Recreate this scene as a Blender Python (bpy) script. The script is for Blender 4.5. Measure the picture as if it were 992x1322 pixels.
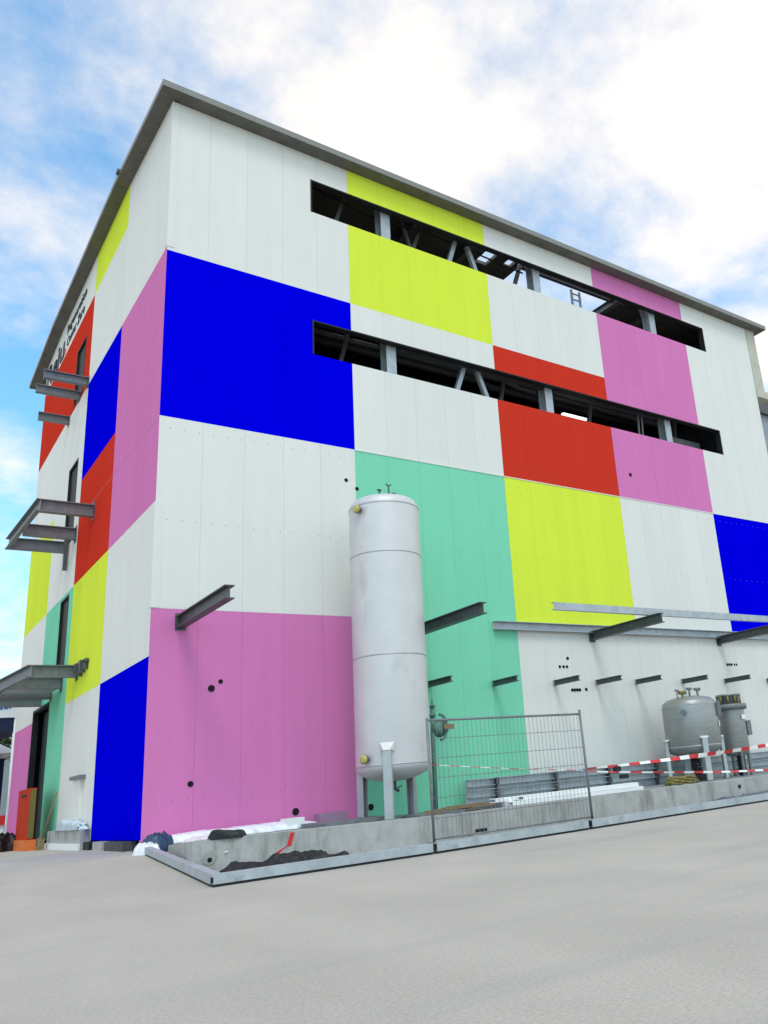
import bpy, bmesh, math, random
from mathutils import Vector, Matrix
random.seed(7)
S = bpy.context.scene
C = S.collection
for o in list(bpy.data.objects): bpy.data.objects.remove(o)

# ------------------------------------------------------------------ camera
cam_d = bpy.data.cameras.new('camera'); cam = bpy.data.objects.new('camera', cam_d); C.objects.link(cam)
RX, DN, FW = (0.782160, -0.616427, -0.090795), (0.115327, 0.286430, -0.951135), (0.612312, 0.733468, 0.295125)
m = Matrix(((RX[0], -DN[0], -FW[0], -4.88263), (RX[1], -DN[1], -FW[1], -19.09165), (RX[2], -DN[2], -FW[2], 0.46776), (0, 0, 0, 1)))
cam.matrix_world = m
cam_d.sensor_fit = 'HORIZONTAL'; cam_d.sensor_width = 36.0
cam_d.lens = 1081.396 / 992 * 36.0
cam_d.shift_x = -(689.134 - 496) / 992
cam_d.shift_y = (662.849 - 661) / 992
cam_d.clip_start = 0.1; cam_d.clip_end = 3000
S.camera = cam
S.render.resolution_x = 768; S.render.resolution_y = 1024

# ------------------------------------------------------------------ light
SUN_DIR = Vector((-0.26, -0.60, 1.05)).normalized()
W = bpy.data.worlds.new('World'); S.world = W; W.use_nodes = True
nt = W.node_tree; nt.nodes.clear()
N = lambda t: nt.nodes.new(t)
L = nt.links.new
out = N('ShaderNodeOutputWorld'); bg = N('ShaderNodeBackground'); L(bg.outputs[0], out.inputs[0])
bg.inputs['Strength'].default_value = 0.1
sky = N('ShaderNodeTexSky'); sky.sky_type = 'NISHITA'; sky.sun_disc = False
sky.sun_elevation = math.asin(SUN_DIR.z)
sky.sun_rotation = math.atan2(SUN_DIR.x, SUN_DIR.y)
sky.air_density = 1.0; sky.dust_density = 0.6; sky.ozone_density = 1.5
tc = N('ShaderNodeTexCoord'); sep = N('ShaderNodeSeparateXYZ'); L(tc.outputs['Generated'], sep.inputs[0])
def wmath(op, a, b=None, clamp=False):
    n = N('ShaderNodeMath'); n.operation = op; n.use_clamp = clamp
    for i, v in enumerate((a, b)):
        if v is None: continue
        if isinstance(v, (int, float)): n.inputs[i].default_value = v
        else: L(v, n.inputs[i])
    return n.outputs[0]
zz = wmath('MAXIMUM', sep.outputs[2], 0.0)
den = wmath('ADD', zz, 0.30)
px = wmath('DIVIDE', sep.outputs[0], den); py = wmath('DIVIDE', sep.outputs[1], den)
cmb = N('ShaderNodeCombineXYZ'); L(px, cmb.inputs[0]); L(py, cmb.inputs[1])
CLOUD_OFF = (12.0, 13.0, 0.0)
mp = N('ShaderNodeMapping'); L(cmb.outputs[0], mp.inputs[0]); mp.inputs['Location'].default_value = CLOUD_OFF
n1 = N('ShaderNodeTexNoise'); L(mp.outputs[0], n1.inputs['Vector'])
n1.inputs['Scale'].default_value = 1.7; n1.inputs['Detail'].default_value = 9; n1.inputs['Roughness'].default_value = 0.62; n1.inputs['Distortion'].default_value = 0.12
n2 = N('ShaderNodeTexNoise'); L(mp.outputs[0], n2.inputs['Vector'])
n2.inputs['Scale'].default_value = 0.7; n2.inputs['Detail'].default_value = 3
mixn = wmath('ADD', wmath('MULTIPLY', n1.outputs[0], 0.6), wmath('MULTIPLY', n2.outputs[0], 0.4))
mr = N('ShaderNodeMapRange'); mr.interpolation_type = 'SMOOTHSTEP'; L(mixn, mr.inputs[0])
mr.inputs[1].default_value = 0.40; mr.inputs[2].default_value = 0.572
cover = wmath('ADD', wmath('MULTIPLY', mr.outputs[0], 0.88), 0.10, True)
mx = N('ShaderNodeMix'); mx.data_type = 'RGBA'; L(cover, mx.inputs[0])
gain = N('ShaderNodeMix'); gain.data_type = 'RGBA'; gain.blend_type = 'MULTIPLY'; gain.inputs[0].default_value = 1
L(sky.outputs[0], gain.inputs[6]); gain.inputs[7].default_value = (1.15, 2.85, 3.2, 1)
L(gain.outputs[2], mx.inputs[6]); cb = wmath('ADD', wmath('MULTIPLY', n1.outputs[0], 4.6), 8.9)
cc = N('ShaderNodeVectorMath'); cc.operation = 'SCALE'; cc.inputs[0].default_value = (1.10, 1.0, 0.895); L(cb, cc.inputs['Scale']); L(cc.outputs[0], mx.inputs[7])
L(mx.outputs[2], bg.inputs[0])

sd = bpy.data.lights.new('sun', 'SUN'); sun = bpy.data.objects.new('sun', sd); C.objects.link(sun)
sd.energy = 1.25; sd.angle = math.radians(20); sd.color = (1.0, 0.90, 0.76)
sun.rotation_euler = SUN_DIR.to_track_quat('Z', 'Y').to_euler()
S.view_settings.view_transform = 'Standard'; S.view_settings.look = 'None'
S.view_settings.gamma = 1.0; S.view_settings.exposure = 0.02

# ------------------------------------------------------------------ helpers
def srgb(r, g, b):
    f = lambda c: (c / 255 / 12.92) if c / 255 <= 0.04045 else ((c / 255 + 0.055) / 1.055) ** 2.4
    return (f(r), f(g), f(b))
MATS = {}
def mat(name, col, rough=0.6, metal=0.0, var=0.06, scale=3.0, bump=0.0, bscale=40.0, spec=0.4, stretch=(1, 1, 1), objvar=0.0, alpha=1.0, dark=None):
    if name in MATS: return MATS[name]
    M = bpy.data.materials.new(name); M.use_nodes = True
    t = M.node_tree; b = t.nodes['Principled BSDF']
    b.inputs['Roughness'].default_value = rough; b.inputs['Metallic'].default_value = metal
    b.inputs['Specular IOR Level'].default_value = spec; b.inputs['Alpha'].default_value = alpha
    co = t.nodes.new('ShaderNodeTexCoord'); mpn = t.nodes.new('ShaderNodeMapping'); mpn.inputs['Scale'].default_value = stretch
    t.links.new(co.outputs['Object'], mpn.inputs[0])
    nz = t.nodes.new('ShaderNodeTexNoise'); nz.inputs['Scale'].default_value = scale; nz.inputs['Detail'].default_value = 6; nz.inputs['Roughness'].default_value = 0.6
    t.links.new(mpn.outputs[0], nz.inputs['Vector'])
    ramp = t.nodes.new('ShaderNodeMapRange'); ramp.inputs[1].default_value = 0.3; ramp.inputs[2].default_value = 0.7
    ramp.inputs[3].default_value = 1 - var; ramp.inputs[4].default_value = 1 + var
    t.links.new(nz.outputs[0], ramp.inputs[0])
    fac = ramp.outputs[0]
    if objvar:
        oi = t.nodes.new('ShaderNodeObjectInfo'); r2 = t.nodes.new('ShaderNodeMapRange')
        r2.inputs[3].default_value = 1 - objvar; r2.inputs[4].default_value = 1 + objvar
        t.links.new(oi.outputs['Random'], r2.inputs[0])
        mu = t.nodes.new('ShaderNodeMath'); mu.operation = 'MULTIPLY'; t.links.new(fac, mu.inputs[0]); t.links.new(r2.outputs[0], mu.inputs[1]); fac = mu.outputs[0]
    vm = t.nodes.new('ShaderNodeVectorMath'); vm.operation = 'SCALE'; vm.inputs[0].default_value = col
    t.links.new(fac, vm.inputs['Scale']); src = vm.outputs[0]
    if dark:   # a second, blotchy colour (rust, dirt, stains)
        dc, lo, hi, ds, dstr = dark
        mp2 = t.nodes.new('ShaderNodeMapping'); mp2.inputs['Scale'].default_value = dstr; t.links.new(co.outputs['Object'], mp2.inputs[0])
        nd = t.nodes.new('ShaderNodeTexNoise'); nd.inputs['Scale'].default_value = ds; nd.inputs['Detail'].default_value = 8; nd.inputs['Roughness'].default_value = 0.65
        t.links.new(mp2.outputs[0], nd.inputs['Vector'])
        rd = t.nodes.new('ShaderNodeMapRange'); rd.interpolation_type = 'SMOOTHSTEP'; rd.inputs[1].default_value = lo; rd.inputs[2].default_value = hi
        t.links.new(nd.outputs[0], rd.inputs[0])
        mm = t.nodes.new('ShaderNodeMix'); mm.data_type = 'RGBA'; t.links.new(rd.outputs[0], mm.inputs[0])
        t.links.new(src, mm.inputs[6]); mm.inputs[7].default_value = (*dc, 1); src = mm.outputs[2]
    t.links.new(src, b.inputs['Base Color'])
    if bump:
        nb = t.nodes.new('ShaderNodeTexNoise'); nb.inputs['Scale'].default_value = bscale; nb.inputs['Detail'].default_value = 4
        t.links.new(mpn.outputs[0], nb.inputs['Vector'])
        bp = t.nodes.new('ShaderNodeBump'); bp.inputs['Strength'].default_value = bump; bp.inputs['Distance'].default_value = 0.02
        t.links.new(nb.outputs[0], bp.inputs['Height']); t.links.new(bp.outputs[0], b.inputs['Normal'])
    MATS[name] = M
    return M

class MB:
    """collects simple solids; build() links them as one mesh object"""
    def __init__(s): s.v = []; s.f = []; s.mi = []; s.sm = []
    def add(s, vs, fs, mi=0, smooth=False):
        k = len(s.v); s.v += [Vector(p) for p in vs]
        for f in fs: s.f.append([i + k for i in f]); s.mi.append(mi); s.sm.append(smooth)
        return s
    def hexa(s, c8, mi=0):
        return s.add(c8, [(0, 3, 2, 1), (4, 5, 6, 7), (0, 1, 5, 4), (1, 2, 6, 5), (2, 3, 7, 6), (3, 0, 4, 7)], mi)
    def box(s, x0, x1, y0, y1, z0, z1, mi=0):
        return s.hexa([(x0, y0, z0), (x1, y0, z0), (x1, y1, z0), (x0, y1, z0), (x0, y0, z1), (x1, y0, z1), (x1, y1, z1), (x0, y1, z1)], mi)
    def bar(s, a, b, w, h, up=(0, 0, 1), off=(0, 0), mi=0):
        a = Vector(a); b = Vector(b); d = (b - a).normalized(); u = Vector(up)
        if abs(d.dot(u)) > 0.99: u = Vector((0, 1, 0))
        r = d.cross(u).normalized(); u = r.cross(d).normalized()
        a = a + r * off[0] + u * off[1]; b = b + r * off[0] + u * off[1]
        q = lambda p: [p - r * w / 2 - u * h / 2, p + r * w / 2 - u * h / 2, p + r * w / 2 + u * h / 2, p - r * w / 2 + u * h / 2]
        A = q(a); B = q(b)
        return s.add(A + B, [(0, 1, 2, 3), (7, 6, 5, 4), (0, 4, 5, 1), (1, 5, 6, 2), (2, 6, 7, 3), (3, 7, 4, 0)], mi)
    def ibeam(s, a, b, h, w, t=0.014, up=(0, 0, 1), mi=0):
        s.bar(a, b, w, t, up, (0, h / 2 - t / 2), mi); s.bar(a, b, w, t, up, (0, -h / 2 + t / 2), mi)
        return s.bar(a, b, t * 0.8, h - 2 * t, up, (0, 0), mi)
    def channel(s, a, b, h, w, t=0.012, side=1, up=(0, 0, 1), mi=0):
        s.bar(a, b, w, t, up, (0, h / 2 - t / 2), mi); s.bar(a, b, w, t, up, (0, -h / 2 + t / 2), mi)
        return s.bar(a, b, t, h - 2 * t, up, (side * (w / 2 - t / 2), 0), mi)
    def tube(s, pts, r, n=8, mi=0, cap=True):
        pts = [Vector(p) for p in pts]; k = len(s.v); rings = []
        for i, p in enumerate(pts):
            d = ((pts[i + 1] if i < len(pts) - 1 else p) - (pts[i - 1] if i else p)).normalized()
            u = Vector((0, 0, 1)) if abs(d.z) < 0.95 else Vector((1, 0, 0))
            x = d.cross(u).normalized(); y = x.cross(d)
            rr = r[i] if isinstance(r, (list, tuple)) else r
            rings.append([p + (x * math.cos(2 * math.pi * j / n) + y * math.sin(2 * math.pi * j / n)) * rr for j in range(n)])
        vs = [v for g in rings for v in g]; fs = []
        for i in range(len(pts) - 1):
            for j in range(n):
                a = i * n + j; b2 = i * n + (j + 1) % n
                fs.append((a, a + n, b2 + n, b2))
        s.add(vs, fs, mi, True)
        if cap:
            s.f.append([k + j for j in range(n)]); s.mi.append(mi); s.sm.append(False)
            s.f.append([k + (len(pts) - 1) * n + j for j in reversed(range(n))]); s.mi.append(mi); s.sm.append(False)
        return s
    def lathe(s, prof, cen, n=32, axis=(0, 0, 1), mi=0, cap=True):
        c = Vector(cen); a = Vector(axis).normalized()
        u = Vector((1, 0, 0)) if abs(a.x) < 0.9 else Vector((0, 1, 0))
        x = (u - a * u.dot(a)).normalized(); y = a.cross(x)
        vs = []; fs = []
        for r, h in prof:
            for j in range(n):
                t = 2 * math.pi * j / n
                vs.append(c + a * h + (x * math.cos(t) + y * math.sin(t)) * max(r, 1e-4))
        for i in range(len(prof) - 1):
            for j in range(n):
                p = i * n + j; q = i * n + (j + 1) % n
                fs.append((p, q, q + n, p + n))
        k = len(s.v)
        s.add(vs, fs, mi, True)
        if cap:
            s.f.append([k + j for j in reversed(range(n))]); s.mi.append(mi); s.sm.append(False)
            s.f.append([k + (len(prof) - 1) * n + j for j in range(n)]); s.mi.append(mi); s.sm.append(False)
        return s
    def build(s, name, mats, parent=None):
        if not isinstance(mats, (list, tuple)): mats = [mats]
        me = bpy.data.meshes.new(name)
        if parent is not None: org = WORG[parent.name]
        else:
            xs = [v.x for v in s.v]; ys = [v.y for v in s.v]; zs = [v.z for v in s.v]
            org = Vector(((min(xs) + max(xs)) / 2, (min(ys) + max(ys)) / 2, min(zs)))
        me.from_pydata([tuple(v - org) for v in s.v], [], s.f)
        for p, i, sm in zip(me.polygons, s.mi, s.sm): p.material_index = i; p.use_smooth = sm
        for mm in mats: me.materials.append(mm)
        me.update()
        o = bpy.data.objects.new(name, me); C.objects.link(o)
        if parent is not None: o.parent = parent
        else: o.location = org
        WORG[o.name] = org
        return o
WORG = {}
def tag(o, label, cat, group=None):
    o['label'] = label; o['category'] = cat
    if group: o['group'] = group
    return o
def thing(name, label, cat, loc, group=None):
    o = bpy.data.objects.new(name, None); C.objects.link(o); o.location = loc; o.empty_display_size = 0.3
    WORG[o.name] = Vector(loc)
    return tag(o, label, cat, group)
def struct(o, kind='structure'):
    o['kind'] = kind; return o

# ------------------------------------------------------------------ materials
K = 0.86
def paint(name, rgb, **kw):
    a = dict(rough=0.6, var=0.028, scale=1.2, spec=0.0, objvar=0.018, stretch=(2.5, 2.5, 0.25)); a.update(kw)
    return mat(name, tuple(min(0.9, c / K) for c in srgb(*rgb)), **a)
WHITE = paint('white_cladding', (208, 206, 200), spec=0.2, dark=((0.60, 0.62, 0.62), 0.60, 0.95, 1.1, (3, 3, 0.25)))
BLUE = paint('blue_cladding', (0, 0, 204), spec=0.0)
PINK = paint('pink_cladding', (197, 114, 166))
TEAL = paint('teal_cladding', (119, 195, 162))
LIME = paint('lime_cladding', (202, 216, 67))
RED = paint('red_cladding', (192, 53, 38))
ROOF = mat('dark_trim', (0.125, 0.12, 0.103), 0.7, var=0.2, scale=2.5, dark=((0.14, 0.135, 0.11), 0.5, 0.7, 3, (1, 1, 1)))
FASCIA = mat('fascia_metal', (0.22, 0.22, 0.20), 0.5, var=0.08)
BEIGE = mat('beige_trim', (0.50, 0.48, 0.40), 0.7, var=0.12, dark=((0.30, 0.28, 0.22), 0.5, 0.8, 2, (2, 2, .4)))
STEEL = mat('galvanised_steel', (0.19, 0.20, 0.21), 0.5, 0.25, var=0.14, scale=5, bump=0.05, dark=((0.13, 0.14, 0.15), 0.5, 0.75, 6, (1, 1, 1)))
DSTEEL = mat('dark_steel', (0.085, 0.092, 0.10), 0.5, 0.2, var=0.2, scale=6, bump=0.05)
PSTEEL = mat('pale_galvanised_steel', (0.42, 0.46, 0.49), 0.45, 0.3, var=0.13, scale=4, bump=0.04, dark=((0.28, 0.31, 0.33), 0.5, 0.75, 5, (1, 1, 1)))
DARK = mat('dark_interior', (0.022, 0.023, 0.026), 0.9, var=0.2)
BLACK = mat('black_rubber_and_shadow', (0.012, 0.012, 0.014), 0.7, var=0.2)
SHADE_PANE = mat('opening_shade', (0.016, 0.018, 0.018), 0.5, 0.0, var=0.1, spec=0.08)
TANK = mat('tank_metal', (0.64, 0.625, 0.615), 0.48, 0.2, var=0.05, scale=1.6, bump=0.03, bscale=6, dark=((0.44, 0.44, 0.45), 0.55, 0.8, 1.7, (1, 1, .35)))
INOX = mat('brushed_stainless', (0.34, 0.34, 0.33), 0.42, 0.55, var=0.1, scale=3, bump=0.04, stretch=(1, 1, 6))
WELD = mat('weld_seam', (0.47, 0.47, 0.48), 0.5, 0.4, var=0.15)
LEGM = mat('leg_metal', (0.46, 0.48, 0.48), 0.5, 0.3, var=0.08)
CONC = mat('concrete', (0.40, 0.40, 0.385), 0.9, var=0.13, scale=5, bump=0.25, bscale=30, dark=((0.25, 0.245, 0.225), 0.47, 0.72, 2.2, (2.2, 2.2, 0.5)))
BASIN = mat('basin_floor', (0.24, 0.25, 0.25), 0.6, var=0.25, scale=2)
WPLAST = mat('white_plastic', (0.82, 0.83, 0.82), 0.45, var=0.03)
FILM = mat('plastic_film', (0.78, 0.81, 0.83), 0.3, var=0.08, scale=4, spec=0.5)
BFILM = mat('pale_blue_film', (0.55, 0.66, 0.73), 0.25, var=0.1, scale=5, spec=0.5)
TARP = mat('black_tarpaulin', (0.010, 0.010, 0.012), 0.45, var=0.3, scale=6, spec=0.3, bump=0.6, bscale=22)
REDP = mat('red_print', (0.62, 0.025, 0.03), 0.5, var=0.05)
YEL = mat('yellow_plastic', (0.50, 0.42, 0.12), 0.5, var=0.1)
BRASS = mat('yellow_brass', (0.22, 0.18, 0.06), 0.45, 0.3, var=0.25, scale=20)
ORANGE = mat('orange_plastic', (0.72, 0.17, 0.03), 0.5, var=0.06)
REDC = mat('red_cabinet_paint', (0.50, 0.045, 0.02), 0.6, var=0.06, spec=0.02)
OLIVE = mat('olive_paint', (0.15, 0.13, 0.03), 0.6, var=0.1)
WOOD = mat('weathered_wood', (0.24, 0.17, 0.09), 0.8, var=0.3, scale=8, stretch=(1, 8, 8))
NAVY = mat('navy_canvas_and_shade', (0.012, 0.02, 0.06), 0.8, var=0.1)
TENT = mat('white_canvas', (0.82, 0.82, 0.83), 0.7, var=0.03)
LEAF = mat('olive_leaves', (0.055, 0.075, 0.012), 0.8, var=0.35, scale=3)
BARK = mat('bark', (0.09, 0.07, 0.05), 0.9, var=0.2)
GREYB = mat('grey_blue_cladding', (0.27, 0.31, 0.34), 0.6, var=0.08, dark=((0.2, 0.23, 0.26), 0.5, 0.8, 1, (4, 4, .3)))
TEALR = mat('teal_roofing', (0.10, 0.24, 0.30), 0.6, var=0.1)
INKB = mat('black_lettering', (0.008, 0.008, 0.010), 0.5, var=0.05)
INKR = mat('red_lettering', (0.6, 0.03, 0.03), 0.5, var=0.05)
HOLE = mat('hole_black', (0.006, 0.006, 0.007), 0.95, var=0.1)
BLUEP = mat('navy_plastic', (0.02, 0.05, 0.12), 0.4, var=0.15)

# ground -------------------------------------------------------------
def make_ground_mat():
    M = bpy.data.materials.new('ground_concrete'); M.use_nodes = True
    t = M.node_tree; b = t.nodes['Principled BSDF']; b.inputs['Roughness'].default_value = 0.9; b.inputs['Specular IOR Level'].default_value = 0.2
    co = t.nodes.new('ShaderNodeTexCoord')
    def noise(scale, detail, stretch=(1, 1, 1), rot=0):
        mpn = t.nodes.new('ShaderNodeMapping'); mpn.inputs['Scale'].default_value = stretch; mpn.inputs['Rotation'].default_value = (0, 0, rot)
        t.links.new(co.outputs['Object'], mpn.inputs[0])
        n = t.nodes.new('ShaderNodeTexNoise'); n.inputs['Scale'].default_value = scale; n.inputs['Detail'].default_value = detail
        n.inputs['Roughness'].default_value = 0.6
        t.links.new(mpn.outputs[0], n.inputs['Vector']); return n.outputs[0]
    def rng(s, a, b2):
        r = t.nodes.new('ShaderNodeMapRange'); r.inputs[1].default_value = 0.3; r.inputs[2].default_value = 0.7; r.inputs[3].default_value = a; r.inputs[4].default_value = b2
        t.links.new(s, r.inputs[0]); return r.outputs[0]
    def mul(a, b2):
        mnode = t.nodes.new('ShaderNodeMath'); mnode.operation = 'MULTIPLY'; t.links.new(a, mnode.inputs[0]); t.links.new(b2, mnode.inputs[1]); return mnode.outputs[0]
    f = mul(rng(noise(0.3, 4), 0.93, 1.06), rng(noise(0.9, 5, (1, 0.35, 1), 0.6), 0.93, 1.06))
    f = mul(f, rng(noise(45, 4), 0.86, 1.14)); f = mul(f, rng(noise(200, 2), 0.86, 1.14))
    vm = t.nodes.new('ShaderNodeVectorMath'); vm.operation = 'SCALE'; vm.inputs[0].default_value = (0.425, 0.392, 0.350)
    t.links.new(f, vm.inputs['Scale'])
    # faint darker, tyre-wide wear streaks
    st = noise(0.5, 6, (0.25, 2.2, 1), 0.35)
    r = t.nodes.new('ShaderNodeMapRange'); r.interpolation_type = 'SMOOTHSTEP'; r.inputs[1].default_value = 0.52; r.inputs[2].default_value = 0.75; r.inputs[4].default_value = 0.45
    t.links.new(st, r.inputs[0])
    mm = t.nodes.new('ShaderNodeMix'); mm.data_type = 'RGBA'; t.links.new(r.outputs[0], mm.inputs[0]); t.links.new(vm.outputs[0], mm.inputs[6]); mm.inputs[7].default_value = (0.30, 0.295, 0.285, 1)
    t.links.new(mm.outputs[2], b.inputs['Base Color'])
    bp = t.nodes.new('ShaderNodeBump'); bp.inputs['Strength'].default_value = 0.25; bp.inputs['Distance'].default_value = 0.004
    t.links.new(noise(160, 3), bp.inputs['Height']); t.links.new(bp.outputs[0], b.inputs['Normal'])
    return M
def gz(y):
    if y <= -8.5: return -0.45
    if y >= 1.0: return -0.30
    return -0.45 + 0.15 * (y + 8.5) / 9.5
g = MB()
ys = [-900, -60, -8.5, 1.0, 60, 900]
for a, b in zip(ys[:-1], ys[1:]):
    g.add([(-900, a, gz(a)), (900, a, gz(a)), (900, b, gz(b)), (-900, b, gz(b))], [(0, 1, 2, 3)])
struct(g.build('ground', make_ground_mat()))

# ------------------------------------------------------------------ main building
B = thing('industrial_building', 'large hall clad in blue, pink, teal, lime, red and white colour blocks', 'building', (0, 0, -0.3))
CX = [0, 5.0, 10.02, 14.96, 19.88, 24.17]
ZR = [-0.22, 4.65, 9.23, 13.745, 18.33]
FC = [[PINK, TEAL, WHITE, WHITE, WHITE], [WHITE, TEAL, LIME, WHITE, BLUE], [BLUE, WHITE, RED, PINK, WHITE], [WHITE, LIME, WHITE, PINK, WHITE]]
SLITS = [(3.83, 21.14, 16.39, 17.50), (3.83, 21.14, 11.82, 12.87)]
TH = 0.10; GAP = 0.0022
def cut_rects(x0, x1, z0, z1, holes):
    rs = [(x0, x1, z0, z1)]
    for (a, b, c, d) in holes:
        nr = []
        for (p, q, r, s_) in rs:
            if b <= p or a >= q or d <= r or c >= s_: nr.append((p, q, r, s_)); continue
            if p < a: nr.append((p, a, r, s_))
            if q > b: nr.append((b, q, r, s_))
            lo, hi = max(p, a), min(q, b)
            if r < c: nr.append((lo, hi, r, c))
            if s_ > d: nr.append((lo, hi, d, s_))
        rs = nr
    return rs
def panel_front(x0, x1, z0, z1, m_):
    mb = MB()
    for (p, q, r, s_) in cut_rects(x0, x1, z0, z1, SLITS):
        a = p + (GAP if abs(p - x0) < 1e-6 and x0 > 0 else 0); b = q - (GAP if abs(q - x1) < 1e-6 else 0)
        t = s_ - (0.002 if abs(s_ - z1) < 1e-6 else 0)
        mb.box(a, b, 0, 0.009, r, t); mb.box(p, q, 0.009, TH, r, s_)
    mb.build('wall_panel', m_, B)
for r in range(4):
    for ci in range(5):
        n = 5 if ci < 4 else 4
        for k in range(n):
            x0 = CX[ci] + (CX[ci + 1] - CX[ci]) * k / n; x1 = CX[ci] + (CX[ci + 1] - CX[ci]) * (k + 1) / n
            panel_front(x0, x1, ZR[r], ZR[r + 1], FC[r][ci])
CY = [0, 4.39, 8.66, 12.99, 17.6]
ZL = [-0.10, 3.6, 7.12, 10.5, 13.83, 17.2, 18.33]
LC = [[BLUE, WHITE, TEAL, PINK], [WHITE, LIME, TEAL, WHITE], [PINK, RED, WHITE, LIME], [PINK, BLUE, WHITE, WHITE], [WHITE, WHITE, RED, RED], [WHITE, LIME, WHITE, WHITE]]
WINS = [(9.55, 11.0, 13.95, 16.1), (9.4, 10.8, 8.8, 11.55), (9.25, 10.5, 4.55, 7.0)]
DOOR = (11.1, 14.0, -0.2, 3.98)
LH = WINS + [DOOR]
def roofz(y):
    P_ = [(-5, 18.335), (-.38, 18.335), (4.6, 18.74), (14.5, 18.74), (19.5, 18.335), (30, 18.335)]
    for (a, za), (b, zb) in zip(P_[:-1], P_[1:]):
        if y <= b: return za + (zb - za) * (y - a) / (b - a)
for r in range(6):
    for ci in range(4):
        for k in range(4):
            y0 = CY[ci] + (CY[ci + 1] - CY[ci]) * k / 4; y1 = CY[ci] + (CY[ci + 1] - CY[ci]) * (k + 1) / 4
            if y0 == 0: ystart = 0.0
            mb = MB()
            ztop = ZL[r + 1] if r < 5 else max(roofz(y0), roofz(y1)) + .001
            for (p, q, a, b) in cut_rects(y0, y1, ZL[r], ztop, LH):
                lo = p + (GAP if abs(p - y0) < 1e-6 and y0 > 0 else 0); hi = q - (GAP if abs(q - y1) < 1e-6 else 0)
                if y0 == 0 and p == 0: lo = 0.0004; p = TH + 0.001
                t = b - (0.002 if abs(b - ztop) < 1e-6 else 0)
                mb.box(-0.003, 0.009, lo, hi, a, t); mb.box(0.009, TH, p, q, a, b)
            if mb.v: mb.build('wall_panel', LC[r][ci], B)
# far and right walls, intermediate floor added to keep the slit dark inside
mb = MB(); mb.box(24.07, 24.17, TH + .002, 17.6, -0.22, 18.33); mb.box(TH + .002, 24.06, 17.5, 17.6, -0.22, 18.33); mb.build('rear_wall', GREYB, B)
mb = MB(); mb.box(0.13, 24.0, 1.0, 17.4, 15.2, 15.4); mb.box(0.13, 24.0, 0.5, 17.4, 10.6, 10.8); mb.build('dimming_floor', DARK, B)
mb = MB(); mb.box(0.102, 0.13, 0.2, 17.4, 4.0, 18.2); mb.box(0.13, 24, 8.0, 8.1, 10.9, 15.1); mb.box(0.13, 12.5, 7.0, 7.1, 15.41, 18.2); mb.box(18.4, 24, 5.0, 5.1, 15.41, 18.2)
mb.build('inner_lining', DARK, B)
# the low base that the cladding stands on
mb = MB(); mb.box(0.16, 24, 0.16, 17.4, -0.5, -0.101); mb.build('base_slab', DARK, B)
# roof, open over one bay
mb = MB()
RT0, RT1 = 18.335, 18.47
X0, X1, Y0, Y1 = 0.141, 25.15, -0.38, 19.5
OX0, OX1, OY0, OY1 = 12.62, 17.6, 0.28, 7.0
for (a, b, c_, d_) in ((X0, 11.0, Y0, Y1), (11.0, 11.5, Y0, .9), (11.0, 11.5, 1.9, Y1), (11.5, 12.0, Y0, Y1), (12.0, 12.35, Y0, .7), (12.0, 12.35, 1.6, Y1), (12.35, OX0, Y0, Y1), (OX1, X1, Y0, Y1), (OX0, OX1, Y0, OY0), (OX0, OX1, OY1, Y1)): mb.box(a, b, c_, d_, RT0, RT1)
mb.build('roof_soffit', ROOF, B)
LN = [-0.38, 4.6, 9.5, 14.5, 19.5]
mb = MB(); mf = MB()
for a, b in zip(LN[:-1], LN[1:]):
    za, zb = roofz(a), roofz(b)
    mb.hexa([(-.36, a, za), (.14, a, za), (.14, b, zb), (-.36, b, zb), (-.36, a, za + .135), (.14, a, za + .135), (.14, b, zb + .135), (-.36, b, zb + .135)])
    mf.hexa([(-.385, a, za + .02), (-.361, a, za + .02), (-.361, b, zb + .02), (-.385, b, zb + .02), (-.385, a, za + .18), (-.361, a, za + .18), (-.361, b, zb + .18), (-.385, b, zb + .18)])
mb.build('side_soffit', ROOF, B); mf.build('side_fascia', FASCIA, B)
mb = MB(); mb.box(-.39, X1 + .03, Y0 - .03, Y0 - .001, RT0 + .02, RT1 + .07); mb.box(X1 + .001, X1 + .03, Y0, Y1, RT0 + .02, RT1 + .07)
mb.build('fascia', FASCIA, B)
mb = MB(); mb.box(-0.46, -0.386, 4.05, 4.25, 18.76, 18.86); mb.build('gutter_bracket', DSTEEL, B)
# roof framing seen through the upper slit
mb = MB(); mb.ibeam((12.4, 1.0, 18.1), (18.3, 1.0, 18.1), 0.2, 0.14); mb.build('roof_purlin', DSTEEL, B)
mb = MB(); mb.ibeam((17.0, 0.5, 17.95), (17.0, 7.0, 18.1), 0.3, 0.24); mb.build('roof_rafter', STEEL, B)
for xx in (14.6, 15.0):
    mb = MB(); mb.bar((xx, 0.8, 15.4), (xx, 0.8, 17.7), 0.07, 0.07); mb.build('ladder_post', PSTEEL, B)
mb = MB()
for z in (16.7, 17.0, 17.3, 17.55): mb.bar((14.6, 0.8, z), (15.0, 0.8, z), 0.04, 0.04)
mb.build('ladder_rung', PSTEEL, B)
for xx in (6.4, 12.42, 18.32):
    mb = MB(); mb.ibeam((xx, 0.42, -0.1), (xx, 0.42, 18.2), 0.36, 0.32, 0.02, up=(0, 1, 0)); mb.build('steel_column', PSTEEL, B)
for z0, z1 in ((11.2, 12.95), (15.6, 17.6)):
    for sx in (-1, 1):
        for cx in (9.4,) if z0 < 13 else (9.4,):
            mb = MB(); mb.bar((cx + sx * 0.9, 0.5, z0), (cx + sx * 0.25, 0.5, z1), 0.14, 0.14); mb.build('diagonal_brace', PSTEEL, B)
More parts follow.
